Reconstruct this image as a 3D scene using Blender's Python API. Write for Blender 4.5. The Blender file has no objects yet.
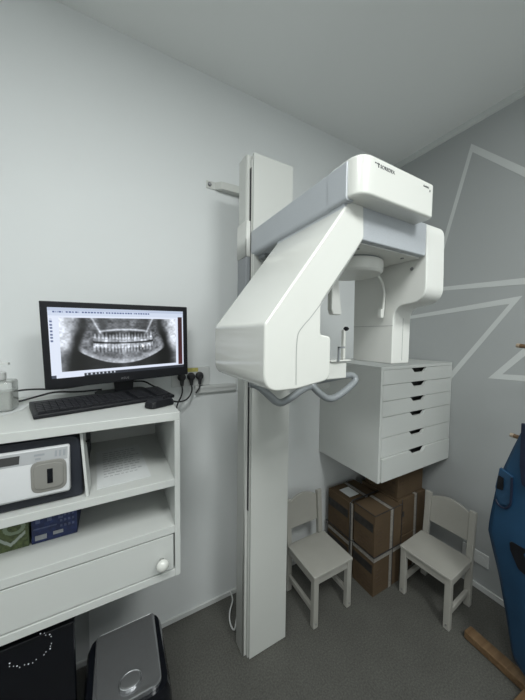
import bpy, bmesh, math, random
from mathutils import Vector, Matrix
random.seed(7)
SC = bpy.context.scene
C = SC.collection
PI = math.pi

# ------------------------------------------------------------------ materials
def mat(name, col, rough=0.5, metal=0.0, spec=0.5, noise=None, bump=None, coat=0.0, trans=0.0, emit=None):
    """noise = (scale, amount) colour mottling, bump = (scale, strength)."""
    m = bpy.data.materials.new(name); m.use_nodes = True
    nt = m.node_tree; b = nt.nodes['Principled BSDF']
    b.inputs['Base Color'].default_value = (*col, 1)
    b.inputs['Roughness'].default_value = rough
    b.inputs['Metallic'].default_value = metal
    b.inputs['Specular IOR Level'].default_value = spec
    b.inputs['Coat Weight'].default_value = coat
    b.inputs['Coat Roughness'].default_value = 0.06
    b.inputs['Transmission Weight'].default_value = trans
    if emit:
        b.inputs['Emission Color'].default_value = (*emit[0], 1)
        b.inputs['Emission Strength'].default_value = emit[1]
    tc = nt.nodes.new('ShaderNodeTexCoord')
    if noise:
        n = nt.nodes.new('ShaderNodeTexNoise'); n.inputs['Scale'].default_value = noise[0]
        n.inputs['Detail'].default_value = 5
        r = nt.nodes.new('ShaderNodeValToRGB')
        a = noise[1]
        r.color_ramp.elements[0].position = 0.3; r.color_ramp.elements[1].position = 0.7
        r.color_ramp.elements[0].color = (*[c * (1 - a) for c in col], 1)
        r.color_ramp.elements[1].color = (*[min(1, c * (1 + a)) for c in col], 1)
        nt.links.new(tc.outputs['Object'], n.inputs['Vector'])
        nt.links.new(n.outputs['Fac'], r.inputs['Fac'])
        nt.links.new(r.outputs['Color'], b.inputs['Base Color'])
    if bump:
        n2 = nt.nodes.new('ShaderNodeTexNoise'); n2.inputs['Scale'].default_value = bump[0]
        n2.inputs['Detail'].default_value = 4
        bp = nt.nodes.new('ShaderNodeBump'); bp.inputs['Strength'].default_value = bump[1]
        bp.inputs['Distance'].default_value = 0.002
        nt.links.new(tc.outputs['Object'], n2.inputs['Vector'])
        nt.links.new(n2.outputs['Fac'], bp.inputs['Height'])
        nt.links.new(bp.outputs['Normal'], b.inputs['Normal'])
    return m

def wood_mat(name, c1, c2, scale=(3, 40, 40), rough=0.45):
    m = mat(name, c1, rough)
    nt = m.node_tree; b = nt.nodes['Principled BSDF']
    tc = nt.nodes.new('ShaderNodeTexCoord'); mp = nt.nodes.new('ShaderNodeMapping')
    mp.inputs['Scale'].default_value = scale
    n = nt.nodes.new('ShaderNodeTexNoise'); n.inputs['Scale'].default_value = 1.0; n.inputs['Detail'].default_value = 6
    n.inputs['Distortion'].default_value = 0.8
    r = nt.nodes.new('ShaderNodeValToRGB')
    r.color_ramp.elements[0].position = 0.35; r.color_ramp.elements[1].position = 0.68
    r.color_ramp.elements[0].color = (*c1, 1); r.color_ramp.elements[1].color = (*c2, 1)
    nt.links.new(tc.outputs['Object'], mp.inputs['Vector']); nt.links.new(mp.outputs['Vector'], n.inputs['Vector'])
    nt.links.new(n.outputs['Fac'], r.inputs['Fac']); nt.links.new(r.outputs['Color'], b.inputs['Base Color'])
    return m

def floor_mat():
    m = mat('floor_vinyl', (0.1, 0.1, 0.1), 0.62, spec=0.35, bump=(160, 0.10))
    nt = m.node_tree; b = nt.nodes['Principled BSDF']
    tc = nt.nodes.new('ShaderNodeTexCoord')
    def noise(s, d):
        n = nt.nodes.new('ShaderNodeTexNoise'); n.inputs['Scale'].default_value = s; n.inputs['Detail'].default_value = d
        nt.links.new(tc.outputs['Object'], n.inputs['Vector']); return n
    n1, n2 = noise(140, 3), noise(7, 4)
    r1 = nt.nodes.new('ShaderNodeValToRGB')
    r1.color_ramp.elements[0].position = 0.33; r1.color_ramp.elements[1].position = 0.72
    r1.color_ramp.elements[0].color = (0.078, 0.077, 0.069, 1); r1.color_ramp.elements[1].color = (0.135, 0.132, 0.119, 1)
    r2 = nt.nodes.new('ShaderNodeValToRGB')
    r2.color_ramp.elements[0].position = 0.3; r2.color_ramp.elements[1].position = 0.7
    r2.color_ramp.elements[0].color = (0.86, 0.86, 0.86, 1); r2.color_ramp.elements[1].color = (1, 1, 1, 1)
    mx = nt.nodes.new('ShaderNodeMix'); mx.data_type = 'RGBA'; mx.blend_type = 'MULTIPLY'; mx.inputs['Factor'].default_value = 1
    nt.links.new(n1.outputs['Fac'], r1.inputs['Fac']); nt.links.new(n2.outputs['Fac'], r2.inputs['Fac'])
    nt.links.new(r1.outputs['Color'], mx.inputs['A']); nt.links.new(r2.outputs['Color'], mx.inputs['B'])
    nt.links.new(mx.outputs['Result'], b.inputs['Base Color'])
    return m

def attr_emit_mat(name, strength):
    m = bpy.data.materials.new(name); m.use_nodes = True
    nt = m.node_tree; b = nt.nodes['Principled BSDF']
    a = nt.nodes.new('ShaderNodeVertexColor'); a.layer_name = 'picture'
    b.inputs['Base Color'].default_value = (0.01, 0.01, 0.01, 1)
    b.inputs['Roughness'].default_value = 0.35
    nt.links.new(a.outputs['Color'], b.inputs['Emission Color'])
    b.inputs['Emission Strength'].default_value = strength
    return m

def attr_mat(name, rough=0.4):
    m = bpy.data.materials.new(name); m.use_nodes = True
    nt = m.node_tree; b = nt.nodes['Principled BSDF']
    a = nt.nodes.new('ShaderNodeVertexColor'); a.layer_name = 'picture'
    b.inputs['Roughness'].default_value = rough
    nt.links.new(a.outputs['Color'], b.inputs['Base Color'])
    return m

M = dict(
    wall=mat('wall_light_paint', (0.735, 0.755, 0.755), 0.5, spec=0.35, noise=(1.5, 0.02), bump=(45, 0.05)),
    wall_grey=mat('wall_grey_paint', (0.40, 0.415, 0.415), 0.6, spec=0.3, noise=(1.2, 0.02), bump=(45, 0.05)),
    stripe=mat('stripe_paint', (0.60, 0.62, 0.61), 0.6, spec=0.3, noise=(6, 0.02)),
    ceiling=mat('ceiling_paint', (0.85, 0.865, 0.855), 0.8, spec=0.2, noise=(1.2, 0.02), bump=(60, 0.03)),
    trim=mat('white_trim', (0.62, 0.63, 0.62), 0.45, noise=(3, 0.02)),
    floor=floor_mat(),
    white_gloss=mat('white_gloss_plastic', (0.735, 0.74, 0.70), 0.18, coat=0.6, noise=(2, 0.01)),
    white_plastic=mat('white_plastic', (0.75, 0.755, 0.72), 0.38, noise=(2, 0.01)),
    tower_white=mat('white_lacquered_metal', (0.61, 0.62, 0.59), 0.35, noise=(2, 0.015)),
    arm_grey=mat('grey_metallic_paint', (0.47, 0.495, 0.525), 0.36, metal=0.1, noise=(300, 0.04)),
    dark_grey=mat('mid_grey_plastic', (0.25, 0.265, 0.28), 0.45, noise=(4, 0.03)),
    handle_grey=mat('grey_handle_coating', (0.30, 0.32, 0.335), 0.33, metal=0.2, noise=(30, 0.03)),
    seam=mat('seam_shadow_grey', (0.36, 0.37, 0.36), 0.6, noise=(10, 0.03)),
    black=mat('black_plastic', (0.008, 0.0085, 0.011), 0.42, spec=0.3, noise=(20, 0.1)),
    black_gloss=mat('black_gloss_plastic', (0.004, 0.0048, 0.0075), 0.16, spec=0.35, coat=0.15, noise=(20, 0.1)),
    rubber=mat('black_cable_rubber', (0.014, 0.014, 0.016), 0.5, noise=(40, 0.1)),
    furn=mat('white_melamine', (0.595, 0.61, 0.59), 0.42, noise=(3, 0.012), bump=(200, 0.02)),
    furn_in=mat('white_melamine_matte', (0.60, 0.61, 0.59), 0.55, noise=(3, 0.012)),
    void=mat('dark_drawer_gap', (0.03, 0.03, 0.03), 0.8, noise=(10, 0.1)),
    chair=mat('white_painted_wood', (0.39, 0.38, 0.345), 0.45, noise=(14, 0.025), bump=(60, 0.04)),
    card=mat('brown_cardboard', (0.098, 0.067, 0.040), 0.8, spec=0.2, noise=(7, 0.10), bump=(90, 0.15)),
    tape=mat('pale_packing_tape', (0.27, 0.255, 0.23), 0.3, noise=(60, 0.25)),
    strap=mat('dark_strap', (0.02, 0.02, 0.024), 0.45, noise=(30, 0.1)),
    label_dark=mat('dark_printed_label', (0.022, 0.02, 0.018), 0.7, noise=(50, 0.4)),
    print_dark=mat('faded_carton_print', (0.075, 0.046, 0.027), 0.8, noise=(60, 0.3)),
    paper=mat('white_paper', (0.66, 0.68, 0.68), 0.8, noise=(12, 0.03)),
    ink=mat('grey_ink', (0.40, 0.41, 0.42), 0.8, noise=(30, 0.1)),
    navy=mat('dark_navy_housing', (0.016, 0.019, 0.028), 0.5, noise=(20, 0.1)),
    scan_white=mat('scanner_white_plastic', (0.64, 0.65, 0.66), 0.35, noise=(4, 0.02)),
    scan_grey=mat('scanner_window_grey', (0.25, 0.245, 0.225), 0.12, coat=0.8, noise=(6, 0.04)),
    scan_strip=mat('scanner_control_strip', (0.33, 0.34, 0.35), 0.45, noise=(8, 0.03)),
    silver=mat('silver_lid', (0.36, 0.365, 0.375), 0.22, metal=0.8, noise=(60, 0.03)),
    chrome=mat('chrome', (0.75, 0.76, 0.78), 0.15, metal=1.0, noise=(20, 0.02)),
    steel=mat('dull_steel', (0.30, 0.30, 0.31), 0.35, metal=0.8, noise=(20, 0.05)),
    blue=mat('blue_vinyl', (0.016, 0.062, 0.132), 0.50, spec=0.35, noise=(5, 0.12), bump=(8, 0.5)),
    blue_tab=mat('blue_vinyl_tab', (0.018, 0.068, 0.142), 0.55, noise=(8, 0.1)),
    navy_edge=mat('navy_binding', (0.006, 0.012, 0.035), 0.55, noise=(20, 0.1)),
    wood=wood_mat('brown_wood', (0.13, 0.075, 0.036), (0.20, 0.125, 0.065)),
    wood_pale=wood_mat('pale_end_grain', (0.36, 0.28, 0.2), (0.46, 0.38, 0.3), (30, 30, 30)),
    clear=mat('clear_bottle_plastic', (0.86, 0.88, 0.86), 0.08, trans=0.75, noise=(5, 0.02)),
    gel=mat('clear_gel', (0.62, 0.64, 0.60), 0.2, trans=0.35, noise=(5, 0.02)),
    label_cream=mat('cream_bottle_label', (0.66, 0.64, 0.50), 0.6, noise=(40, 0.15)),
    yellow=mat('yellow_tag', (0.52, 0.47, 0.13), 0.6, noise=(60, 0.2)),
    socket=mat('socket_white', (0.62, 0.63, 0.62), 0.35, noise=(5, 0.02)),
    bluebox=mat('blue_carton', (0.010, 0.020, 0.085), 0.5, noise=(60, 0.45)),
    palebox=mat('pale_blue_print', (0.07, 0.09, 0.18), 0.5, noise=(60, 0.3)),
    whitebox=mat('white_print', (0.30, 0.31, 0.33), 0.5, noise=(60, 0.15)),
    logo=mat('dark_logo_print', (0.035, 0.037, 0.045), 0.5, noise=(30, 0.1)),
    logo_grey=mat('grey_logo_print', (0.18, 0.18, 0.19), 0.5, noise=(30, 0.1)),
    key=mat('key_caps', (0.017, 0.0175, 0.021), 0.45, spec=0.3, noise=(90, 0.3)),
    screen=attr_emit_mat('lit_screen', 1.0),
    green=attr_mat('green_pattern_print', 0.5),
    lamp=mat('lamp_diffuser', (0.9, 0.9, 0.9), 0.5, emit=((0.95, 1.0, 0.99), 2.0), noise=(3, 0.01)),
    dots=mat('reflected_dot_glow', (0.7, 0.72, 0.75), 0.4, emit=((0.8, 0.9, 1.0), 0.15), noise=(3, 0.01)),
)

# ------------------------------------------------------------------ mesh helpers
def BM(): return bmesh.new()

def box(bm, x0, x1, y0, y1, z0, z1, mtx=None):
    vs = [bm.verts.new((x, y, z)) for z in (z0, z1) for y in (y0, y1) for x in (x0, x1)]
    if mtx is not None:
        for v in vs: v.co = mtx @ v.co
    for f in ((0, 2, 3, 1), (4, 5, 7, 6), (0, 1, 5, 4), (2, 6, 7, 3), (0, 4, 6, 2), (1, 3, 7, 5)):
        bm.faces.new([vs[i] for i in f])
    return vs

def prism(bm, pts, axis, a, b, mtx=None):
    """Extrude a 2-D polygon along an axis: 'x' -> pts are (y,z); 'y' -> (x,z); 'z' -> (x,y)."""
    def P(p, t):
        return {'x': (t, p[0], p[1]), 'y': (p[0], t, p[1]), 'z': (p[0], p[1], t)}[axis]
    A = [bm.verts.new(P(p, a)) for p in pts]; B = [bm.verts.new(P(p, b)) for p in pts]
    if mtx is not None:
        for v in A + B: v.co = mtx @ v.co
    n = len(pts)
    bm.faces.new(A); bm.faces.new(B[::-1])
    for i in range(n):
        j = (i + 1) % n
        bm.faces.new((A[i], B[i], B[j], A[j]))

def rpoly(pts, rad, seg=6):
    """Round the corners of a polygon; rad is one radius or one per corner."""
    n = len(pts); out = []
    if not hasattr(rad, '__len__'): rad = [rad] * n
    for i in range(n):
        p = Vector(pts[i]); a = Vector(pts[i - 1]); b = Vector(pts[(i + 1) % n]); r = rad[i]
        if r <= 0: out.append(tuple(p)); continue
        da = (a - p); db = (b - p); la = da.length; lb = db.length; da.normalize(); db.normalize()
        ang = da.angle(db); t = r / math.tan(ang / 2)
        t = min(t, la * .48, lb * .48)
        s = p + da * t; e = p + db * t
        for k in range(seg + 1):
            u = k / seg
            q = s * (1 - u) ** 2 + p * 2 * u * (1 - u) + e * u ** 2
            out.append(tuple(q))
    return out

def sweep(bm, path, r, n=10, closed=False, smooth=0):
    P = [Vector(p) for p in path]
    for _ in range(smooth):
        Q = []
        for i in range(len(P) - 1):
            Q += [P[i] * .75 + P[i + 1] * .25, P[i] * .25 + P[i + 1] * .75]
        P = [P[0]] + Q + [P[-1]] if not closed else Q
    rings = []; up = Vector((0.13, 0.21, 1)).normalized()
    for i, p in enumerate(P):
        t = (P[min(i + 1, len(P) - 1)] - P[max(i - 1, 0)]).normalized()
        if abs(t.dot(up)) > .95: a = t.cross(Vector((1, .2, 0))).normalized()
        else: a = t.cross(up).normalized()
        if rings and a.dot(la) < 0: a = -a
        la = a
        b = t.cross(a)
        rr = r[i] if hasattr(r, '__len__') else r
        rings.append([bm.verts.new(p + (a * math.cos(2 * PI * k / n) + b * math.sin(2 * PI * k / n)) * rr) for k in range(n)])
    for i in range(len(rings) - 1):
        for k in range(n):
            j = (k + 1) % n
            bm.faces.new((rings[i][k], rings[i][j], rings[i + 1][j], rings[i + 1][k]))
    bm.faces.new(rings[0][::-1]); bm.faces.new(rings[-1])

def lathe(bm, prof, n=28, mtx=None):
    """prof = [(r,z)...] about z."""
    rings = []
    for r, z in prof:
        ring = [bm.verts.new((r * math.cos(2 * PI * k / n), r * math.sin(2 * PI * k / n), z)) for k in range(n)]
        if mtx is not None:
            for v in ring: v.co = mtx @ v.co
        rings.append(ring)
    for i in range(len(rings) - 1):
        for k in range(n):
            j = (k + 1) % n
            bm.faces.new((rings[i][k], rings[i][j], rings[i + 1][j], rings[i + 1][k]))
    bm.faces.new(rings[0][::-1]); bm.faces.new(rings[-1])

def poly(bm, pts):
    bm.faces.new([bm.verts.new(p) for p in pts])

def obj(name, bm, m, parent=None, bevel=0, seg=2, smooth=False):
    """Vertices are written in the parent's own space."""
    bmesh.ops.recalc_face_normals(bm, faces=bm.faces[:])
    me = bpy.data.meshes.new(name); bm.to_mesh(me); bm.free()
    me.materials.append(m)
    o = bpy.data.objects.new(name, me); C.objects.link(o)
    if parent is not None: o.parent = parent
    if smooth:
        for p in me.polygons: p.use_smooth = True
    if bevel:
        md = o.modifiers.new('bevel', 'BEVEL'); md.width = bevel; md.segments = seg
        md.limit_method = 'ANGLE'; md.angle_limit = math.radians(40)
        md.harden_normals = False
    if smooth:
        md = o.modifiers.new('wn', 'WEIGHTED_NORMAL'); md.keep_sharp = True
    return o

def sharp(o, deg=35):
    me = o.data
    b = bmesh.new(); b.from_mesh(me)
    for e in b.edges:
        if len(e.link_faces) == 2 and e.calc_face_angle(0) > math.radians(deg): e.smooth = False
    b.to_mesh(me); b.free()
    return o

def thing(name, label, cat, loc=(0, 0, 0), rotz=0, group=None):
    o = bpy.data.objects.new(name, None); C.objects.link(o)
    o.empty_display_size = .05
    o.location = loc; o.rotation_euler = (0, 0, rotz)
    o['label'] = label; o['category'] = cat
    if group: o['group'] = group
    return o

def tag(o, label, cat, group=None):
    o['label'] = label; o['category'] = cat
    if group: o['group'] = group
    return o

def struct(name, bm, m, parent=None, **k):
    o = obj(name, bm, m, parent, **k)
    if parent is None: o['kind'] = 'structure'
    return o

def text_mesh(name, body, size, m, parent, mtx, shear=0, space=1.0):
    cu = bpy.data.curves.new(name, 'FONT'); cu.body = body; cu.size = size; cu.extrude = .0003
    cu.shear = shear; cu.space_character = space; cu.align_x = 'LEFT'
    t = bpy.data.objects.new(name + '_tmp', cu); C.objects.link(t)
    bpy.context.view_layer.update()
    dg = bpy.context.evaluated_depsgraph_get()
    me = bpy.data.meshes.new_from_object(t.evaluated_get(dg))
    bpy.data.objects.remove(t); bpy.data.curves.remove(cu)
    me.name = name; me.transform(mtx)
    me.materials.clear(); me.materials.append(m)
    o = bpy.data.objects.new(name, me); C.objects.link(o); o.parent = parent
    return o

def paint_grid(bm_name, w, h, nu, nv, fn, m, parent, to3):
    """A grid mesh whose vertex colours come from fn(u,v) (v down)."""
    verts = []; cols = []
    for j in range(nv + 1):
        for i in range(nu + 1):
            u, v = i / nu, j / nv
            verts.append(to3(u, v)); cols.append(fn(u, v))
    faces = []
    for j in range(nv):
        for i in range(nu):
            a = j * (nu + 1) + i
            faces.append((a, a + nu + 1, a + nu + 2, a + 1))
    me = bpy.data.meshes.new(bm_name); me.from_pydata(verts, [], faces)
    ca = me.color_attributes.new('picture', 'FLOAT_COLOR', 'POINT')
    flat = []
    for c in cols: flat += [c[0], c[1], c[2], 1.0]
    ca.data.foreach_set('color', flat)
    me.materials.append(m)
    o = bpy.data.objects.new(bm_name, me); C.objects.link(o)
    if parent is not None: o.parent = parent
    return o

# ------------------------------------------------------------------ room
H = 3.0; XL = -3.7; YB = -3.2
b = BM(); box(b, XL - .1, .1, YB - .1, .1, -.1, 0); struct('floor', b, M['floor'])
b = BM(); box(b, XL - .1, .1, YB - .1, .1, H, H + .1); struct('ceiling', b, M['ceiling'])
b = BM(); box(b, XL - .1, 0, 0, .1, 0, H); struct('wall_back', b, M['wall'])
b = BM(); box(b, 0, .1, YB - .1, .1, 0, H); wall_r = struct('wall_right', b, M['wall_grey'])
b = BM(); box(b, XL - .1, XL, YB, 0, 0, H); struct('wall_left', b, M['wall'])
b = BM(); box(b, XL - .1, 0, YB - .1, YB, 0, H); struct('wall_front', b, M['wall'])

b = BM(); box(b, XL, 0, -.010, 0, 0, .028); struct('baseboard_back', b, M['trim'], bevel=.003)
b = BM(); box(b, -.012, 0, YB, -.010, 0, .036); struct('baseboard_right', b, M['trim'], bevel=.003)
b = BM(); prism(b, [(0, H), (-.012, H), (-.010, H - .036), (0, H - .042)], 'y', YB, 0)
struct('trim_1', b, M['stripe'])

# pale stripes painted on the right wall (y, z outlines)
def stripe(pts):
    bm = BM(); prism(bm, pts, 'x', -.0015, .0)
    return struct('painted_stripe', bm, M['stripe'], wall_r)
stripe([(-.549, 2.849), (-1.45, 1.89), (-1.45, 1.828), (-.558, 2.793), (-.444, 2.346), (-.375, 2.072), (-.351, 2.077), (-.422, 2.353)])
stripe([(-.342, 1.962), (-.431, 1.960), (-.845, 1.946), (-1.4, 1.929), (-1.4, 1.889), (-.846, 1.910), (-.432, 1.934), (-.343, 1.939)])
stripe([(-.099, 1.763), (-.179, 1.772), (-.844, 1.847), (-.511, 1.340), (-.478, 1.291), (-.464, 1.324), (-.502, 1.380), (-.788, 1.806), (-.180, 1.748), (-.100, 1.741)])
stripe([(-.705, 1.357), (-1.12, 1.868), (-1.165, 1.868), (-.774, 1.391), (-.875, 1.397), (-1.4, 1.43), (-1.4, 1.395), (-.877, 1.364)])

# ceiling lights (above and behind the camera, real fittings with lamps in them)
for (lx, ly, lab) in ((-1.25, -2.30, 'square white ceiling light panel nearer the striped wall'), (-2.40, -1.80, 'square white ceiling light panel farther from the striped wall')):
    t = thing('ceiling_light', lab, 'ceiling light', (lx, ly, H), 0, 'ceiling light panels')
    b = BM(); box(b, -.32, .32, -.32, .32, -.02, 0); obj('frame', b, M['trim'], t, bevel=.003)
    b = BM(); box(b, -.295, .295, -.295, .295, -.024, -.0195); obj('diffuser', b, M['lamp'], t)

# ------------------------------------------------------------------ panoramic x-ray machine
mach = thing('dental_xray_machine', 'tall white panoramic dental x-ray machine with grey arm, on the floor by the wall', 'x-ray machine', (-1.36, -.30, 0))
OX, OY = -1.36, -.30
def L(bm):                                   # write world coordinates, store relative to the machine's base
    for v in bm.verts: v.co.x -= OX; v.co.y -= OY
    return bm
def part(name, bm, m, parent=mach, **k): return obj(name, L(bm), m, parent, **k)

b = BM(); prism(b, rpoly([(-1.490, -.253), (-1.490, -.336), (-1.25, -.336), (-1.25, -.253)], [.006, .010, .01, .006], 4), 'z', 0, 2.425)
part('tower_body', b, M['tower_white'], smooth=True)
b = BM(); box(b, -1.470, -1.258, -.336, -.352, .0, 2.40); part('tower_spine', b, M['tower_white'])
b = BM(); box(b, -1.466, -1.252, -.366, -.350, 0.004, 2.425); part('tower_front_panel', b, M['tower_white'], bevel=.003)
b = BM(); box(b, -1.4722, -1.468, -.3495, -.3345, .755, 2.365); part('tower_slot', b, M['black'])
# carriage round the tower
b = BM(); prism(b, rpoly([(-1.4945, -.246), (-1.4945, -.347), (-1.245, -.347), (-1.245, -.246)], .004, 3), 'z', 1.968, 2.128)
part('carriage', b, M['white_plastic'], smooth=True)
b = BM(); box(b, -1.4925, -1.247, -.345, -.248, 1.60, 1.968); part('carriage_lower_cover', b, M['dark_grey'], bevel=.004)
# fixed arm
b = BM()
prism(b, rpoly([(-1.470, 2.081), (-1.470, 1.970), (-1.19, 1.970), (-1.19, 2.081)], [.006, .022, .022, .006], 5), 'y', -.3465, -.86)
prism(b, rpoly([(-1.470, 2.081), (-1.470, 1.975), (-1.440, 1.978), (-1.440, 2.081)], [.006, .012, .0, .0], 5), 'y', -.855, -.932)
part('arm', b, M['arm_grey'], smooth=True, bevel=.002)
b = BM(); box(b, -1.44, -1.22, -.36, -.42, 1.955, 1.99); part('arm_root', b, M['dark_grey'], bevel=.004)
# white cover on the arm's end
b = BM()
pl = rpoly([(-1.465, -.86), (-1.465, -.975), (-1.132, -.975), (-1.132, -.86)], [.0, .052, .012, .0], 10)
prism(b, pl, 'z', 1.982, 2.089)
arm_cover = part('arm_cover', b, M['white_gloss'], bevel=.010, seg=5, smooth=True)
def FM(x, y, z):                              # text plane facing -y (local coordinates of the machine)
    return Matrix.Translation((x - OX, y - OY, z)) @ Matrix.Rotation(PI / 2, 4, 'X')
text_mesh('brand_lettering', 'SOREDEX', .0135, M['logo'], arm_cover, FM(-1.389, -.9756, 2.062), space=1.05)
b = BM(); box(b, -1.402, -1.392, -.9758, -.975, 2.069, 2.072); box(b, -1.3975, -1.3945, -.9758, -.975, 2.061, 2.072); box(b, -1.410, -1.405, -.9758, -.975, 2.069, 2.072)
part('brand_symbol', b, M['logo'], arm_cover)
text_mesh('model_lettering', 'CRANEX', .0075, M['logo'], arm_cover, FM(-1.192, -.9756, 2.067), shear=.15)
text_mesh('model_letter', 'D', .009, M['logo'], arm_cover, FM(-1.160, -.9756, 2.058), shear=.15)

# rotating beam
b = BM()
prism(b, rpoly([(-1.46, 2.001), (-1.46, 1.888), (-1.066, 1.888), (-1.066, 2.001)], [.0, .008, .012, .006], 4), 'y', -.918, -.56)
beam = part('rotating_beam', b, M['arm_grey'], bevel=.006, seg=3, smooth=True)
b = BM(); box(b, -1.45, -1.075, -.90, -.57, 1.884, 1.8885); part('beam_underside', b, M['white_plastic'], beam)
for (x, y) in ((-1.345, -.865), (-1.13, -.872)):
    b = BM(); lathe(b, [(.006, 1.8815), (.006, 1.8845)], 12, Matrix.Translation((x, y, 0))); part('screw', b, M['steel'], beam)
# tube head: slanted profile in x-z, deep in y
prof = [(-1.434, 1.999), (-1.712, 1.632), (-1.712, 1.464), (-1.615, 1.464), (-1.499, 1.482), (-1.499, 1.603), (-1.536, 1.609), (-1.537, 1.693), (-1.379, 1.893), (-1.385, 1.999)]
b = BM(); prism(b, rpoly(prof, [.035, .02, .045, .12, .03, .012, .008, .03, .03, .008], 8), 'y', -.92, -.556)
tube = part('tube_head', b, M['white_gloss'], bevel=.014, seg=5, smooth=True)
def ribbon(bm, pts, w, y):
    P = [Vector(p) for p in pts]
    for _ in range(2):
        Q = [P[0]]
        for i in range(len(P) - 1): Q += [P[i] * .75 + P[i + 1] * .25, P[i] * .25 + P[i + 1] * .75]
        P = Q + [P[-1]]
    l, r = [], []
    for i, p in enumerate(P):
        t = (P[min(i + 1, len(P) - 1)] - P[max(0, i - 1)]).normalized(); n = Vector((-t.y, t.x)) * w / 2
        l.append(bm.verts.new((p.x + n.x, y, p.y + n.y))); r.append(bm.verts.new((p.x - n.x, y, p.y - n.y)))
    for i in range(len(P) - 1): bm.faces.new((l[i], l[i + 1], r[i + 1], r[i]))
b = BM(); ribbon(b, [(-1.617, 1.476), (-1.6185, 1.60), (-1.605, 1.624), (-1.563, 1.662), (-1.444, 1.810), (-1.389, 1.888)], .0022, -.9206)
part('cover_seam', b, M['seam'], tube)
# detector slab: profile in y-z, thin in x
prof = [(-.918, 2.018), (-.925, 1.735), (-.80, 1.722), (-.80, 1.497), (-.602, 1.497), (-.595, 2.018)]
b = BM(); prism(b, rpoly(prof, [.05, .06, .05, .006, .006, .02], 8), 'x', -1.066, -.955)
det = part('detector_head', b, M['white_plastic'], bevel=.016, seg=5, smooth=True)
b = BM(); lathe(b, [(.0065, 0), (.0065, .002), (.004, .003)], 14, Matrix.Translation((-1.066, -.869, 1.855)) @ Matrix.Rotation(-PI / 2, 4, 'Y')); part('screw', b, M['steel'], det)
b = BM(); box(b, -1.0668, -1.066, -.80, -.602, 1.648, 1.6498); box(b, -1.005, -1.003, -.8008, -.80, 1.51, 1.68)
part('cover_seam', b, M['seam'], det)
# head support hub and temple rods
HX, HY = -1.235, -.745
b = BM(); lathe(b, [(.096, 1.834), (.104, 1.842), (.106, 1.868), (.104, 1.878), (.1, 1.880)], 48, Matrix.Translation((HX, HY, 0)))
hub = part('head_support_hub', b, M['white_plastic'], smooth=True); sharp(hub)
b = BM(); lathe(b, [(.099, 1.8795), (.099, 1.886)], 40, Matrix.Translation((HX, HY, 0))); part('shadow_gap_ring', b, M['dark_grey'], hub)
b = BM(); prism(b, [(-1.352, 1.84), (-1.328, 1.84), (-1.303, 1.69), (-1.305, 1.682), (-1.344, 1.682), (-1.352, 1.70)], 'y', -.762, -.738)
part('temple_support', b, M['white_plastic'], bevel=.004)
b = BM(); sweep(b, [(-1.105, -.75, 1.85), (-1.085, -.755, 1.83), (-1.072, -.76, 1.79), (-1.074, -.76, 1.74), (-1.080, -.76, 1.69)], .0055, 8, smooth=2)
box(b, -1.096, -1.080, -.766, -.752, 1.682, 1.715)
part('temple_support', b, M['white_plastic'])
# patient support: arm, chin rest, handles
b = BM(); prism(b, [(-1.43, 1.45), (-1.43, 1.40), (-1.29, 1.40), (-1.29, 1.45)], 'y', -.366, -.70); sup = part('patient_support_arm', b, M['tower_white'], bevel=.01)
b = BM(); prism(b, rpoly([(-1.375, -.70), (-1.375, -.765), (-1.272, -.765), (-1.272, -.70)], .010, 4), 'z', 1.450, 1.512); part('chin_rest', b, M['white_plastic'], bevel=.004)
b = BM(); prism(b, rpoly([(-1.36, -.68), (-1.36, -.775), (-1.250, -.770), (-1.248, -.68)], .015, 4), 'z', 1.512, 1.519)
box(b, -1.262, -1.250, -.735, -.72, 1.518, 1.630); part('bite_block_holder', b, M['white_gloss'], bevel=.004)
b = BM(); box(b, -1.333, -1.327, -.781, -.776, 1.515, 1.568); box(b, -1.333, -1.302, -.781, -.776, 1.562, 1.568); part('positioning_clip', b, M['dark_grey'])
b = BM(); lathe(b, [(.003, -.012), (.003, -.008), (.008, -.006), (.008, .004), (.003, .006), (.003, .012)], 14, Matrix.Translation((-1.251, -.735, 1.634)) @ Matrix.Rotation(PI / 2, 4, 'Y'))
part('adjusting_knob', b, M['black'])
hr = [(-1.435, -.71, 1.452), (-1.418, -.74, 1.432), (-1.398, -.752, 1.405), (-1.352, -.758, 1.374), (-1.30, -.758, 1.386), (-1.222, -.752, 1.424), (-1.206, -.748, 1.438), (-1.212, -.742, 1.452), (-1.235, -.738, 1.457), (-1.345, -.735, 1.446), (-1.40, -.72, 1.44)]
b = BM(); sweep(b, hr, .0125, 12, smooth=2); part('handle', b, M['handle_grey'], smooth=True)
hl = [(-1.66, -.735, 1.455), (-1.635, -.745, 1.448), (-1.604, -.755, 1.418), (-1.566, -.758, 1.383), (-1.525, -.755, 1.394), (-1.46, -.745, 1.422), (-1.40, -.735, 1.43)]
b = BM(); sweep(b, hl, .0125, 12, smooth=2); part('handle', b, M['handle_grey'], smooth=True)
# wall bracket
b = BM(); prism(b, [(-1.574, 0), (-1.574, -.005), (-1.525, -.006), (-1.495, -.034), (-1.37, -.040), (-1.37, -.253), (-1.34, -.253), (-1.34, 0)], 'z', 2.408, 2.448)
br = part('wall_bracket', b, M['tower_white'], bevel=.002)
b = BM(); lathe(b, [(.011, 0), (.011, .004), (.006, .008)], 14, Matrix.Translation((-1.556, -.005, 2.429)) @ Matrix.Rotation(PI / 2, 4, 'X')); part('screw', b, M['steel'], br)

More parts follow.
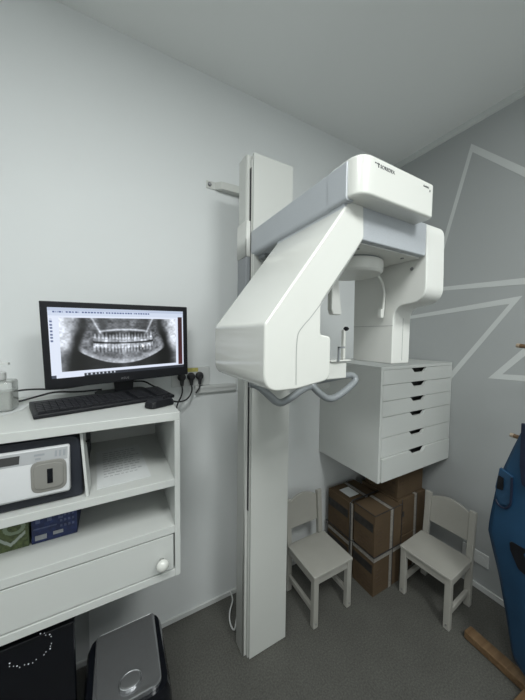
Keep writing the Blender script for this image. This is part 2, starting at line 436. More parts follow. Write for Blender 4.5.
# white power cord at the foot of the tower
b = BM(); sweep(b, [(-1.425, -.02, .035), (-1.435, -.08, .05), (-1.455, -.12, .07), (-1.485, -.15, .06), (-1.495, -.18, .03), (-1.485, -.21, .008), (-1.47, -.20, .006), (-1.44, -.15, .006), (-1.40, -.10, .006)], .0042, 8, smooth=2)
tag(obj('loose_white_cable', b, M['trim'], smooth=True), 'white power cord looping on the floor behind the machine tower', 'cord')

# ------------------------------------------------------------------ wall shelf unit
SX0, SX1, SY = -2.95, -1.828, -.52
unit = thing('wall_shelf_unit', 'white wall-mounted shelf unit with two open shelves and a drawer below the monitor', 'shelf unit', ((SX0 + SX1) / 2, 0, .73))
UX, UZ = (SX0 + SX1) / 2, .73
def U(bm):
    for v in bm.verts: v.co.x -= UX; v.co.z -= UZ
    return bm
b = BM(); box(b, SX0, SX1, SY, 0, 1.302, 1.331); obj('top', U(b), M['furn'], unit, bevel=.002)
b = BM(); box(b, SX1 - .019, SX1, SY, 0, .73, 1.302); obj('side_panel', U(b), M['furn'], unit, bevel=.0015)
b = BM(); box(b, SX0, SX0 + .019, SY, 0, .73, 1.302); obj('side_panel', U(b), M['furn'], unit, bevel=.0015)
b = BM(); box(b, SX0 + .019, SX1 - .019, SY, -.012, 1.066, 1.092); obj('shelf', U(b), M['furn'], unit, bevel=.0015)
b = BM(); box(b, SX0 + .019, SX1 - .019, SY, -.012, .893, .921); obj('shelf', U(b), M['furn'], unit, bevel=.0015)
b = BM(); box(b, SX0 + .019, SX1 - .019, SY, 0, .73, .756); obj('bottom', U(b), M['furn'], unit, bevel=.0015)
b = BM(); box(b, SX0 + .019, SX1 - .019, -.012, 0, .756, 1.302); obj('back_panel', U(b), M['furn_in'], unit)
b = BM(); box(b, SX0 + .022, SX1 - .024, SY + .002, SY + .020, .760, .888); dr = obj('drawer', U(b), M['furn'], unit, bevel=.0015)
b = BM(); lathe(b, [(.009, 0), (.009, .012), (.017, .016), (.021, .024), (.019, .032), (.012, .037), (.003, .039)], 24, Matrix.Translation((-1.893, SY + .002, .806)) @ Matrix.Rotation(PI / 2, 4, 'X'))
obj('knob', U(b), M['white_gloss'], dr, smooth=True)
b = BM(); box(b, SX0 + .022, SX1 - .0192, SY + .03, -.015, .757, .892); obj('drawer_box', U(b), M['void'], unit)

ZT = 1.331
# ------------------------------------------------------------------ monitor
MYAW = math.radians(8.98); TILT = math.radians(-2.8)
MX, MY, MZ = -1.9825, -.1794, 1.3999
mon = thing('monitor', 'black wide computer monitor showing a dental panoramic x-ray', 'monitor', (MX - .05 * math.sin(MYAW), MY + .05 * math.cos(MYAW), ZT), MYAW)
w, h = .555, .330
T = Matrix.Translation((0, -.05, MZ - ZT)) @ Matrix.Rotation(-TILT, 4, 'X') @ Matrix.Rotation(math.radians(-1.79), 4, 'Y')
b = BM(); box(b, -w / 2, w / 2, -.002, .022, 0, h, T); box(b, -w * .36, w * .36, .02, .045, .05, h - .05, T)
case = obj('bezel', b, M['black'], mon, bevel=.003)
def noise2(x, y, s=0):
    def hsh(i, j):
        v = math.sin(i * 127.1 + j * 311.7 + s * 74.7) * 43758.5453; return v - math.floor(v)
    i, j = math.floor(x), math.floor(y); fx, fy = x - i, y - j
    fx = fx * fx * (3 - 2 * fx); fy = fy * fy * (3 - 2 * fy)
    return (hsh(i, j) * (1 - fx) + hsh(i + 1, j) * fx) * (1 - fy) + (hsh(i, j + 1) * (1 - fx) + hsh(i + 1, j + 1) * fx) * fy
def sst(a, b_, x):
    t_ = max(0, min(1, (x - a) / (b_ - a))); return t_ * t_ * (3 - 2 * t_)
def gauss(x, c, s): return math.exp(-((x - c) / s) ** 2)
TJ = [random.random() for _ in range(60)]
def xray(u, v):
    c = u - .5; ac = abs(c)
    n = noise2(u * 30, v * 16, 1) * .55 + noise2(u * 70, v * 38, 2) * .45
    jaw = .915 - 2.05 * c * c
    inside = 1 - sst(-.012, .012, v - jaw)
    inside *= 1 - sst(.315, .365, ac + .02 * math.sin(v * 9) + .06 * (.5 - v))
    # soft tissue, neck and skull at the sides
    side = sst(.36, .46, ac + .08 * (.5 - v))
    val = .05 + .05 * n
    val += side * (1 - .60 * sst(.42, .78, v)) * (.30 + .55 * n + .25 * sst(.40, .5, ac))
    val *= 1 - .97 * gauss(ac, .365 + .01 * v, .040 + .055 * sst(.45, .8, v)) * sst(.15, .40, v)
    # mandible and maxilla
    bone = .27 + .42 * (n - .4)
    bone += .26 * gauss(v, jaw - .05, .05) + .14 * gauss(v, jaw - .012, .02)
    bone -= .16 * gauss(ac, .27, .05) * gauss(v, .22, .14)
    val = val * (1 - inside) + bone * inside
    val += .10 * gauss(ac, .30 - .06 * (.6 - v), .035) * sst(.05, .2, v) * (1 - sst(.5, .7, v)) * (.5 + n)
    # sinuses and nose
    top = (1 - sst(.20, .26, v)) * (1 - sst(.205, .24, ac + .1 * v))
    val = val * (1 - top) + top * (.10 + .34 * n * gauss(ac, .09, .06) + .10 * n)
    val += .55 * gauss(v, .225 + .9 * c * c, .020) * (1 - sst(.17, .23, ac))
    val += .42 * gauss(ac, .262 - .22 * v, .009) * (1 - sst(.28, .36, v))
    dk = gauss(v, .30, .045) * (1 - sst(.16, .22, ac)); val *= 1 - .72 * dk
    # teeth
    bite = .495 - .45 * c * c
    if ac < .26:
        t = (c / (1 + .35 * ac)) * 38 + .5 * 38
        for sgn in (-1, 1):
            tt = t + (.27 if sgn > 0 else 0); ph = abs((tt % 1) - .5) * 2; k = int(tt) % 30 + (30 if sgn > 0 else 0)
            d = (v - bite) * sgn; L_ = .19 + .05 * TJ[k]
            if 0 < d < L_ + .03:
                crown = sst(.010, .026, d) * (1 - sst(.075 + .02 * TJ[k], .125, d))
                root = sst(.06, .10, d) * (1 - sst(L_ - .06, L_, d))
                val += crown * .36 * (1 - .8 * sst(.70, 1.0, ph)) * (.5 + .7 * TJ[k]) * (.7 + .6 * n)
                val += root * .22 * (1 - sst(.25, .7, ph)) - root * .14 * sst(.7, 1, ph)
        val *= 1 - .93 * gauss(v, bite, .012 + .008 * sst(.10, .24, ac))
    for fu, fv in ((.27, .53), (.30, .54), (.335, .55), (.34, .45), (.655, .455), (.69, .45), (.72, .53), (.66, .55)):
        val += .55 * gauss(u, fu, .013) * gauss(v, fv, .020)
    val += (.14 * gauss(u, .5, .04) + .12 * (n - .4) * gauss(u, .5, .03)) * (1 - .4 * sst(.5, 1, v))
    if abs(u - .664) < .006 and abs(v - .575) < .028: return (1, 1, 1)
    val = max(.004, min(1, val))
    g = val ** 1.65
    return (g * .92, g * .98, g * 1.08)
def screen(u, v):
    white = (.74, .80, .93)
    if .062 < u < .930 and .140 < v < .915:
        return xray((u - .062) / .868, (v - .140) / .775)
    if .950 < u < .988 and .10 < v < .945:
        k = (v - .1) / .85
        return (.035 + .05 * k * noise2(u * 90, v * 40, 3), .008, .011)
    if v > .955:
        if u > .20:
            if .962 < v < .988 and u < .43 and int(u * 110) % 3 == 0: return (.6, .65, .75)
            return (.02, .024, .035)
        if u < .03: return (.05, .06, .09)
        return white
    if .048 < v < .072 and .03 < u < .70:
        return (.06, .10, .26) if (int(u * 150) % 3) and noise2(u * 75, 1.5, 5) > .25 else (.55, .62, .78)
    if v < .115: return (.50, .57, .72) if v < .045 else (.62, .69, .83)
    if u < .03 and .16 < v < .5 and int(v * 110) % 5 < 3: return (.12, .16, .3) if .008 < u < .022 else white
    return white
sw, sh_, sx0, sz0 = w - .044, h - .062, -w / 2 + .022, .040
paint_grid('screen', sw, sh_, 330, 190, screen, M['screen'], case,
           lambda u, v: T @ Vector((sx0 + u * sw, -.0026, sz0 + (1 - v) * sh_)))
text_mesh('brand_lettering', 'ASUS', .013, M['logo_grey'], case, T @ Matrix.Translation((-.022, -.0026, .011)) @ Matrix.Rotation(PI / 2, 4, 'X'), space=1.1)
b = BM(); prism(b, [(-.035, 0), (.035, 0), (.045, .13), (-.045, .13)], 'y', .0, .02); obj('stand_neck', b, M['black'], mon, bevel=.004)
b = BM(); prism(b, rpoly([(-.10, -.012), (.10, -.012), (.11, .115), (-.11, .115)], .04, 6), 'z', .0008, .010); obj('stand_base', b, M['black'], mon, bevel=.003)

# ------------------------------------------------------------------ keyboard, mouse
ky = math.atan2(.123, .457)
kb = thing('keyboard', 'black full-size keyboard lying in front of the monitor', 'keyboard', (-2.028, -.353, ZT), ky)
KW, KD = .468, .178
b = BM(); prism(b, [(0, .001), (0, .014), (KD, .026), (KD, .001)], 'x', -KW / 2, KW / 2); obj('body', b, M['black'], kb, bevel=.003)
b = BM()
for r in range(6):
    for k in range(23):
        if k in (15, 19) and r < 6: continue
        x0 = -KW / 2 + .012 + k * (KW - .024) / 23; y0 = .016 + r * (KD - .05) / 6
        zb = .014 + .012 * y0 / KD
        box(b, x0 + .001, x0 + (KW - .024) / 23 - .001, y0, y0 + .022, zb, zb + .006)
ko = obj('keys', b, M['key'], kb); ko['kind'] = 'stuff'
kb.location = (-2.028 , -.353 , ZT)
ms = thing('computer_mouse', 'black computer mouse on the right end of the shelf top', 'mouse', (-1.880, -.405, ZT), math.radians(-62))
b = BM(); prism(b, rpoly([(-.03, -.055), (.03, -.055), (.032, .055), (-.032, .055)], .026, 6), 'z', .001, .034)
for v in b.verts:
    if v.co.z > .03: v.co.z -= .012 * (v.co.y / .055) ** 2; v.co.x *= .82; v.co.y *= .93
obj('body', b, M['black'], ms, bevel=.006, seg=3, smooth=True)
b = BM(); lathe(b, [(.009, -.003), (.009, .003)], 14, Matrix.Translation((0, .026, .0285)) @ Matrix.Rotation(PI / 2, 4, 'Y')); obj('scroll_wheel', b, M['rubber'], ms)

# cables on the shelf top
def cable(pts, label, r=.0038, n=8):
    bm = BM(); sweep(bm, pts, r, n, smooth=3)
    return tag(obj('cable', bm, M['rubber'], smooth=True), label, 'cable')
cable([(-2.46, -.09, 1.352), (-2.40, -.06, 1.366), (-2.34, -.05, 1.372), (-2.24, -.05, 1.362), (-2.13, -.05, 1.376), (-2.03, -.10, 1.39)],
      'upper black cable running behind the monitor from the clear bottle')
cable([(-2.43, -.12, 1.336), (-2.36, -.12, 1.335), (-2.31, -.09, 1.345), (-2.25, -.06, 1.356), (-2.18, -.06, 1.346), (-2.08, -.06, 1.35)],
      'lower black cable curling between the bottle and the keyboard')
cable([(-1.985, -.09, 1.385), (-1.95, -.06, 1.378), (-1.90, -.05, 1.375), (-1.868, -.05, 1.352), (-1.838, -.075, 1.337), (-1.822, -.085, 1.325), (-1.810, -.09, 1.295), (-1.805, -.09, 1.25), (-1.80, -.08, 1.18)],
      'black cable looping from the monitor stand over the right edge of the shelf')

# clear bottle with pump and a sheet under it
bt = thing('sanitizer_bottle', 'clear square plastic bottle with a pump, at the left edge on the shelf top', 'bottle', (-2.398, -.230, ZT + .0025))
b = BM(); prism(b, rpoly([(-.06, -.045), (.06, -.045), (.06, .045), (-.06, .045)], .018, 5), 'z', 0, .105)
obj('bottle_body', b, M['clear'], bt, bevel=.010, seg=4, smooth=True)
b = BM(); prism(b, rpoly([(-.054, -.039), (.054, -.039), (.054, .039), (-.054, .039)], .014, 5), 'z', .004, .070); obj('liquid', b, M['gel'], bt, bevel=.006)
b = BM(); box(b, -.036, .030, -.0468, -.0456, .052, .072); obj('bottle_label', b, M['label_cream'], bt)
b = BM(); lathe(b, [(.034, .106), (.036, .110), (.036, .132), (.02, .137), (.008, .138), (.008, .160)], 24); prism(b, [(-.012, .160), (-.012, .172), (.045, .166), (.045, .158)], 'y', -.010, .010)
obj('pump', b, M['trim'], bt, bevel=.001)
b = BM(); prism(b, [(-2.46, -.31), (-2.352, -.308), (-2.315, -.258), (-2.312, -.17), (-2.46, -.15)], 'z', ZT + .0005, ZT + .002)
tag(obj('paper_napkin', b, M['paper']), 'white sheet lying under the clear bottle on the shelf top', 'paper')

# ------------------------------------------------------------------ socket plate, plugs, trunking
sp = thing('wall_socket', 'white wide wall socket plate beside the monitor with three black plugs', 'socket', (-1.66, 0, 1.376))
b = BM(); box(b, -.104, .104, -.010, -.0005, -.053, .053); obj('plate', b, M['socket'], sp, bevel=.003)
for k in (-1, 0, 1):
    b = BM(); lathe(b, [(.024, 0), (.024, .002), (.020, .002)], 24, Matrix.Translation((k * .064, -.0098, .0)) @ Matrix.Rotation(PI / 2, 4, 'X')); obj('outlet', b, M['socket'], sp)
b = BM(); box(b, -.022, .038, -.0115, -.0102, .026, .047); obj('yellow_sticker', b, M['yellow'], sp)
b = BM(); box(b, -1.64, -1.40, -.022, -.0005, 1.282, 1.322); box(b, -1.64, -1.40, -.026, -.022, 1.305, 1.322)
tag(obj('cable_trunking', b, M['socket'], bevel=.002), 'white horizontal cable trunking strip on the wall right of the socket', 'cable trunking')
def plug(x, z, path, label):
    t_ = thing('power_plug', label, 'plug', (x, -.0165, z), 0, 'black plugs in the wall socket')
    bm = BM(); lathe(bm, [(.021, 0), (.022, .012), (.019, .022), (.012, .027)], 20, Matrix.Rotation(PI / 2, 4, 'X'))
    prism(bm, [(-.012, -.004), (.012, -.004), (.007, -.046), (-.007, -.046)], 'y', -.008, -.022)
    obj('plug_body', bm, M['rubber'], t_, bevel=.002)
    bm = BM(); sweep(bm, [(p[0] - x, p[1] + .0165, p[2] - z) for p in path], .0042, 8, smooth=2); obj('plug_cable', bm, M['rubber'], t_, smooth=True)
plug(-1.714, 1.378, [(-1.714, -.032, 1.335), (-1.712, -.035, 1.30), (-1.722, -.037, 1.27), (-1.742, -.04, 1.24), (-1.755, -.05, 1.16)], 'leftmost black plug in the wall socket, cable hanging straight down')
plug(-1.664, 1.378, [(-1.664, -.032, 1.335), (-1.661, -.036, 1.305), (-1.676, -.04, 1.272), (-1.704, -.05, 1.254), (-1.75, -.07, 1.257), (-1.79, -.10, 1.28)], 'middle black plug in the wall socket, cable bending left')
plug(-1.618, 1.380, [(-1.618, -.032, 1.335), (-1.622, -.036, 1.315), (-1.634, -.036, 1.296), (-1.640, -.034, 1.288)], 'rightmost black plug in the wall socket with a short tail')

# ------------------------------------------------------------------ contents of the shelves
ZS = 1.0925
sc = thing('plate_scanner', 'white dental plate scanner with a grey window in a dark housing, on the upper shelf', 'scanner', (-2.30, -.35, ZS))
b = BM(); prism(b, rpoly([(-.20, .001), (.178, .001), (.172, .196), (-.20, .196)], [.01, .012, .03, .01], 6), 'y', -.158, .22)
obj('housing', b, M['navy'], sc, bevel=.004)
b = BM()
pf = [(-.157, .034), (-.186, .037), (-.190, .046), (-.184, .135), (-.169, .170), (-.157, .176)]     # (y,z) section, bulging forward
prism(b, pf, 'x', -.19, .148)
shell = obj('front_shell', b, M['scan_white'], sc, bevel=.006, seg=3, smooth=True)
b = BM()
prism(b, [(-.1838, .138), (-.1700, .1695), (-.1695, .1692), (-.183, .1378)], 'x', -.19, .143); obj('control_strip', b, M['scan_strip'], shell)
def on_strip(x0, x1, t0, t1, m, name):
    bm = BM(); p0 = Vector((-.1843, .138)); p1 = Vector((-.1705, .1695)); d = p1 - p0; n_ = Vector((-.0007, .0003))
    a_ = p0 + d * t0 + n_; c_ = p0 + d * t1 + n_
    poly(bm, [(x0, a_.x, a_.y), (x1, a_.x, a_.y), (x1, c_.x, c_.y), (x0, c_.x, c_.y)]); obj(name, bm, m, shell)
on_strip(-.012, .032, .15, .80, M['void'], 'display')
on_strip(.064, .088, .55, .72, M['dark_grey'], 'button'); on_strip(.067, .080, .25, .4, M['dark_grey'], 'button')
for k in range(3): on_strip(.112 + k * .010, .118 + k * .010, .3, .8, M['dark_grey'], 'button')
b = BM(); prism(b, rpoly([(.058, .052), (.141, .052), (.141, .144), (.058, .144)], .022, 6), 'y', -.187, -.1915)
wn = obj('window', b, M['scan_grey'], shell, bevel=.002)
b = BM(); prism(b, rpoly([(.065, .062), (.134, .062), (.134, .136), (.065, .136)], .018, 6), 'y', -.1915, -.1945); obj('window_lid', b, M['scan_grey'], wn, bevel=.0015)
b = BM(); box(b, .096, .109, -.1958, -.194, .078, .120); obj('insertion_slot', b, M['black_gloss'], wn)
sc.location.y = -.330

b = BM()
dv = [(-2.113, -.505, ZS + .0005), (-2.106, -.505, ZS + .0005), (-2.103, -.435, ZS + .0005), (-2.110, -.435, ZS + .0005)]
top_ = [(-2.1275, -.490, 1.300), (-2.1205, -.490, 1.300), (-2.118, -.435, 1.300), (-2.125, -.435, 1.300)]
va = [b.verts.new(p) for p in dv]; vb = [b.verts.new(p) for p in top_]
b.faces.new(va); b.faces.new(vb)
for i in range(4): b.faces.new((va[i], va[(i + 1) % 4], vb[(i + 1) % 4], vb[i]))
tag(obj('divider_panel', b, M['furn']), 'thin white upright panel leaning beside the dark scanner housing', 'panel')
b = BM(); lathe(b, [(.003, 0), (.004, .003), (.003, .006), (.007, .008), (.006, .012)], 12, Matrix.Translation((-2.115, -.450, 1.252)) @ Matrix.Rotation(PI / 2, 4, 'Y'))
tag(obj('cable_clip', b, M['black'], smooth=True), 'small black clip stuck on the white panel beside the scanner', 'clip')
# paper sheet with writing
pp = thing('paper_sheet', 'white paper sheet with faint handwriting lying on the upper shelf', 'paper', (-2.012, -.31, ZS), math.radians(3))
b = BM(); box(b, -.082, .085, -.16, .17, .0006, .0022); obj('sheet', b, M['paper'], pp)
b = BM()
for k in range(11):
    x = -.06; yy = .13 - k * .022
    while x < .065 - (k % 3) * .012:
        ln = random.uniform(.008, .022); box(b, x, min(x + ln, .072), yy, yy + .006, .0022, .0024); x += ln + .005
obj('handwriting', b, M['ink'], pp)
# lower compartment
ZL = .9215
bb = thing('blue_carton', 'dark blue printed carton on the lower shelf below the scanner', 'box', (-2.210, -.33, ZL))
b = BM(); box(b, -.061, .061, -.07, .09, 0, .098); obj('carton', b, M['bluebox'], bb, bevel=.0015)
b = BM(); box(b, -.052, -.022, -.0712, -.0703, .010, .026); box(b, -.005, .022, -.0712, -.0703, .016, .027); obj('white_label_print', b, M['whitebox'], bb)
b = BM(); box(b, -.056, .005, -.0712, -.0703, .046, .050)
for k in range(4):
    for j in range(3): box(b, .014 + k * .011, .020 + k * .011, -.0712, -.0703, .036 + j * .018, .044 + j * .018)
for k in range(3): box(b, -.05 + k * .03, -.038 + k * .03, -.0712, -.0703, .066, .084)
obj('pale_print', b, M['palebox'], bb)
def greenpat(u, v):
    n = noise2(u * 22, v * 14, 8) * .6 + noise2(u * 50, v * 34, 9) * .4
    g = (.022 + .10 * n, .034 + .12 * n, .014 + .04 * n)
    d = abs(v - .82 + abs(u - .68) * 1.25)
    if d < .06 and .42 < u < .95 and v > .4: return (.34, .38, .34)
    d2 = math.hypot((u - .75) * 1.2, v - .25)
    if abs(d2 - .2) < .05: return (.20, .25, .17)
    return g
gc = thing('green_carton', 'green leaf-patterned carton on the lower shelf, left of the blue one', 'box', (-2.345, -.33, ZL))
b = BM(); box(b, -.068, .068, -.07, .09, 0, .098); obj('carton', b, mat('green_carton_card', (.08, .11, .05), .6, noise=(30, .3)), gc, bevel=.0015)
paint_grid('leaf_print', 1, 1, 70, 50, greenpat, M['green'], gc, lambda u, v: Vector((-.066 + .132 * u, -.0708, .002 + .094 * (1 - v))))

# ------------------------------------------------------------------ below the shelf
bin_ = thing('waste_bin', 'black plastic waste bin with silver lid below the shelf unit', 'waste bin', (-2.005, -.50, 0))
def bin_ring(x0, x1, y0, y1, r, z, seg=5):
    return [(p[0], p[1], z) for p in rpoly([(x0, y0), (x1, y0), (x1, y1), (x0, y1)], r, seg)]
b = BM()
rings = [bin_ring(-.095, .095, -.115, .105, .04, .0), bin_ring(-.105, .108, -.130, .110, .045, .12), bin_ring(-.120, .128, -.165, .112, .045, .36),
         bin_ring(-.122, .126, -.165, .110, .045, .43), bin_ring(-.122, .120, -.162, .112, .045, .480), bin_ring(-.114, .112, -.156, .108, .04, .498)]
vr = [[b.verts.new(p) for p in r] for r in rings]
for i in range(len(vr) - 1):
    n = len(vr[i])
    for k in range(n): b.faces.new((vr[i][k], vr[i][(k + 1) % n], vr[i + 1][(k + 1) % n], vr[i + 1][k]))
b.faces.new(vr[0][::-1]); b.faces.new(vr[-1])
body = obj('bin_body', b, M['black_gloss'], bin_, smooth=True); sharp(body, 50)
b = BM()
ring = rpoly([(-.098, -.146), (.094, -.146), (.098, .100), (-.096, .100)], [.03, .03, .012, .012], 6)
prism(b, ring, 'z', .496, .509)
for v in b.verts:
    if v.co.z > .503: v.co.z += .010 * (1 - (v.co.x / .1) ** 2) 
lid = obj('lid', b, M['silver'], bin_, bevel=.003)
b = BM()
prof = [(.031 * math.cos(2 * PI * k / 28), .0145 * math.sin(2 * PI * k / 28)) for k in range(28)]
for (s1, z0_, z1_) in ((1.0, .5, .5215),):
    prism(b, [(p[0] + .005, p[1] * 1.6 - .098) for p in prof], 'z', z0_, z1_)
bt_ = obj('lid_button', b, M['silver'], lid, bevel=.004)
b = BM(); sweep(b, [(.031 * math.cos(2 * PI * k / 28) + .005, .0235 * math.sin(2 * PI * k / 28) - .098, .520) for k in range(29)], .0016, 6); obj('button_rim', b, M['chrome'], bt_)

cb = thing('black_cabinet', 'glossy black box with an arc of white reflection dots, on the floor below the shelf unit', 'cabinet', (-2.40, -.28, 0))
b = BM(); box(b, -.30, .248, -.21, .25, .012, .690); obj('body', b, M['black_gloss'], cb, bevel=.004)
b = BM(); box(b, -.28, .23, -.19, .23, 0, .014); obj('plinth', b, M['black'], cb)
for k in range(22):  # faintly glowing dots painted as a reflected ring of lights
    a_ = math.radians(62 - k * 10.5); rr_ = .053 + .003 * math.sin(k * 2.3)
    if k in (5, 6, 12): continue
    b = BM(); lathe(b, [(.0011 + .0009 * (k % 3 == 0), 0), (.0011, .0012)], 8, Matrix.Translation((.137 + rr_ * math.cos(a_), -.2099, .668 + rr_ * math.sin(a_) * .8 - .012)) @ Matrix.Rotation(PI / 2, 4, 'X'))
    obj('reflection_dot', b, M['dots'], cb)

# ------------------------------------------------------------------ drawer unit hung in the corner
DX0, DX1, DY, DZ0, DZ1 = -.733, -.004, -.502, .773, 1.438
du = thing('drawer_unit', 'white six-drawer cabinet hung on the wall in the corner above the cartons', 'drawer unit', ((DX0 + DX1) / 2, 0, DZ0))
def D_(bm):
    for v in bm.verts: v.co.x -= (DX0 + DX1) / 2; v.co.z -= DZ0
    return bm
b = BM()
box(b, DX0, DX0 + .018, DY, 0, DZ0, DZ1 - .018); box(b, DX1 - .012, DX1, DY, 0, DZ0, DZ1 - .018)
box(b, DX0, DX1, DY, 0, DZ1 - .018, DZ1); box(b, DX0 + .018, DX1 - .012, DY + .02, 0, DZ0, DZ0 + .014); box(b, DX0 + .018, DX1 - .012, -.014, 0, DZ0 + .014, DZ1 - .018)
obj('carcass', D_(b), M['furn'], du, bevel=.001)
b = BM(); box(b, DX0 + .019, DX1 - .013, DY + .045, -.016, DZ0 + .015, DZ1 - .019); obj('drawer_boxes', D_(b), M['void'], du)
zs = [1.420, 1.334, 1.241, 1.150, 1.030, .915, .776]
for i in range(6):
    t0, b0 = zs[i] - .0015, zs[i + 1] + .0015
    xa, xb = DX0 + .020, DX1 - .014; cx = -.378; hw = .078; nd = .027
    pts = [(xa, b0), (xb, b0), (xb, t0), (cx + hw, t0), (cx + hw * .62, t0 - nd), (cx - hw * .62, t0 - nd), (cx - hw, t0), (xa, t0)]
    dy = -.010 if i == 5 else 0
    b = BM(); prism(b, pts, 'y', DY + dy, DY + .016 + dy)
    d = obj('drawer', D_(b), M['furn'], du, bevel=.0008, seg=1)
    if i < 2:
        b = BM(); lathe(b, [(.005, 0), (.005, .002)], 12, Matrix.Translation((xb - .10, DY, (t0 + b0) / 2 + .008)) @ Matrix.Rotation(PI / 2, 4, 'X')); obj('lock', D_(b), M['trim'], d)

# ------------------------------------------------------------------ cartons under it
GRP = 'brown cartons stacked in the corner'
def carton(x0, x1, y0, y1, z0, z1, label, dark=True, tape_x=.62, top_label=False, tape=True, gap_strip=False, band=False):
    t_ = thing('cardboard_carton', label, 'carton', ((x0 + x1) / 2, (y0 + y1) / 2, z0), 0, GRP)
    hx, hy, hz = (x1 - x0) / 2, (y1 - y0) / 2, z1 - z0
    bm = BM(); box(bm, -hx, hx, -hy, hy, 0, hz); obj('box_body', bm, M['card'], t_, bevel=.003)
    if tape:
        tx = -hx + 2 * hx * tape_x
        bm = BM(); box(bm, tx - .012, tx + .012, -hy - .0012, -hy, 0.0, hz + .0012); box(bm, tx - .012, tx + .012, -hy, hy, hz, hz + .0012); obj('packing_tape', bm, M['tape'], t_)
        bm = BM(); box(bm, tx + .012, tx + .019, -hy - .0016, -hy, 0, hz + .0016); box(bm, tx + .012, tx + .019, -hy, hy, hz, hz + .0016); obj('strap', bm, M['strap'], t_)
    if dark:
        bm = BM(); box(bm, -hx - .0012, -hx, -hy + .012, hy - .004, hz - .112, hz - .058); obj('dark_label', bm, M['label_dark'], t_)
    bm = BM()
    for k in range(4): box(bm, -hx - .0010, -hx, -hy + .02, hy - .03 - .012 * (k % 2), .03 + k * .022, .037 + k * .022)
    for k in range(5): box(bm, -hx + .02, -hx + .02 + .045 + .012 * (k % 2), -hy - .0010, -hy, .06 + k * .025, .066 + k * .025)
    obj('carton_print', bm, M['print_dark'], t_)
    if gap_strip:
        bm = BM(); box(bm, -hx + .040, -hx + .047, -hy - .0014, -hy, 0, hz + .0014); obj('strap', bm, M['strap'], t_)  # dark strip painted as the shaded gap beside the front pile
        bm = BM(); box(bm, -hx + .050, -hx + .068, -hy - .0014, -hy, hz * .52, hz * .66); obj('hand_hole', bm, M['label_dark'], t_)
    if band:
        bm = BM(); box(bm, -hx - .0014, -hx, -hy - .0014, hy, hz - .030, hz - .006); box(bm, -hx, hx, -hy - .0014, -hy, hz - .030, hz - .006); obj('packing_tape', bm, M['tape'], t_)
    if top_label:
        bm = BM(); box(bm, -hx + .05, -hx + .14, -.055, .045, hz, hz + .001); obj('shipping_label', bm, M['paper'], t_)
    return t_
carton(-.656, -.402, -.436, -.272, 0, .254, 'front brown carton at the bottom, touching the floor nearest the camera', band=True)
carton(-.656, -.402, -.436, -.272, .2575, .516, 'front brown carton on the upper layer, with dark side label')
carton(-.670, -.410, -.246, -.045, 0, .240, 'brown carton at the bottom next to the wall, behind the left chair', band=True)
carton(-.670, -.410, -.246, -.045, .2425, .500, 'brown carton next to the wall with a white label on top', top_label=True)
carton(-.384, -.075, -.400, -.10, 0, .250, 'brown carton at the bottom right, behind the right chair', dark=False, tape_x=.62, gap_strip=True)
carton(-.384, -.075, -.400, -.10, .2525, .512, 'brown carton on the right upper layer, under the topmost carton', dark=False, tape_x=.62, gap_strip=True)
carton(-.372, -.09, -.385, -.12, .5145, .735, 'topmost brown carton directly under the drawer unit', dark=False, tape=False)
# dark straps along the layer joint of the front pile
b = BM()
for z in (.2555,): 
    sweep(b, [(-.6735, -.03, z), (-.6735, -.2, z), (-.6735, -.26, z), (-.6605, -.28, z), (-.6600, -.4385, z), (-.657, -.4395, z), (-.400, -.4395, z)], .0028, 6)
sweep(b, [(-.6745, -.259, .02), (-.6745, -.259, .505), (-.658, -.259, .5205), (-.40, -.259, .5205)], .0035, 6)
sweep(b, [(-.6585, -.272, .5195), (-.6585, -.4375, .5195), (-.657, -.4385, .5195), (-.402, -.4385, .5195)], .0022, 6)
tag(obj('binding_strap', b, M['strap']), 'thin black binding straps round the front pile of brown cartons', 'strap')
b = BM(); box(b, -.6700, -.662, -.270, -.248, .0, .504); tag(obj('plastic_wrap', b, M['tape']), 'pale plastic wrap strip in the gap between the two left cartons', 'wrap')

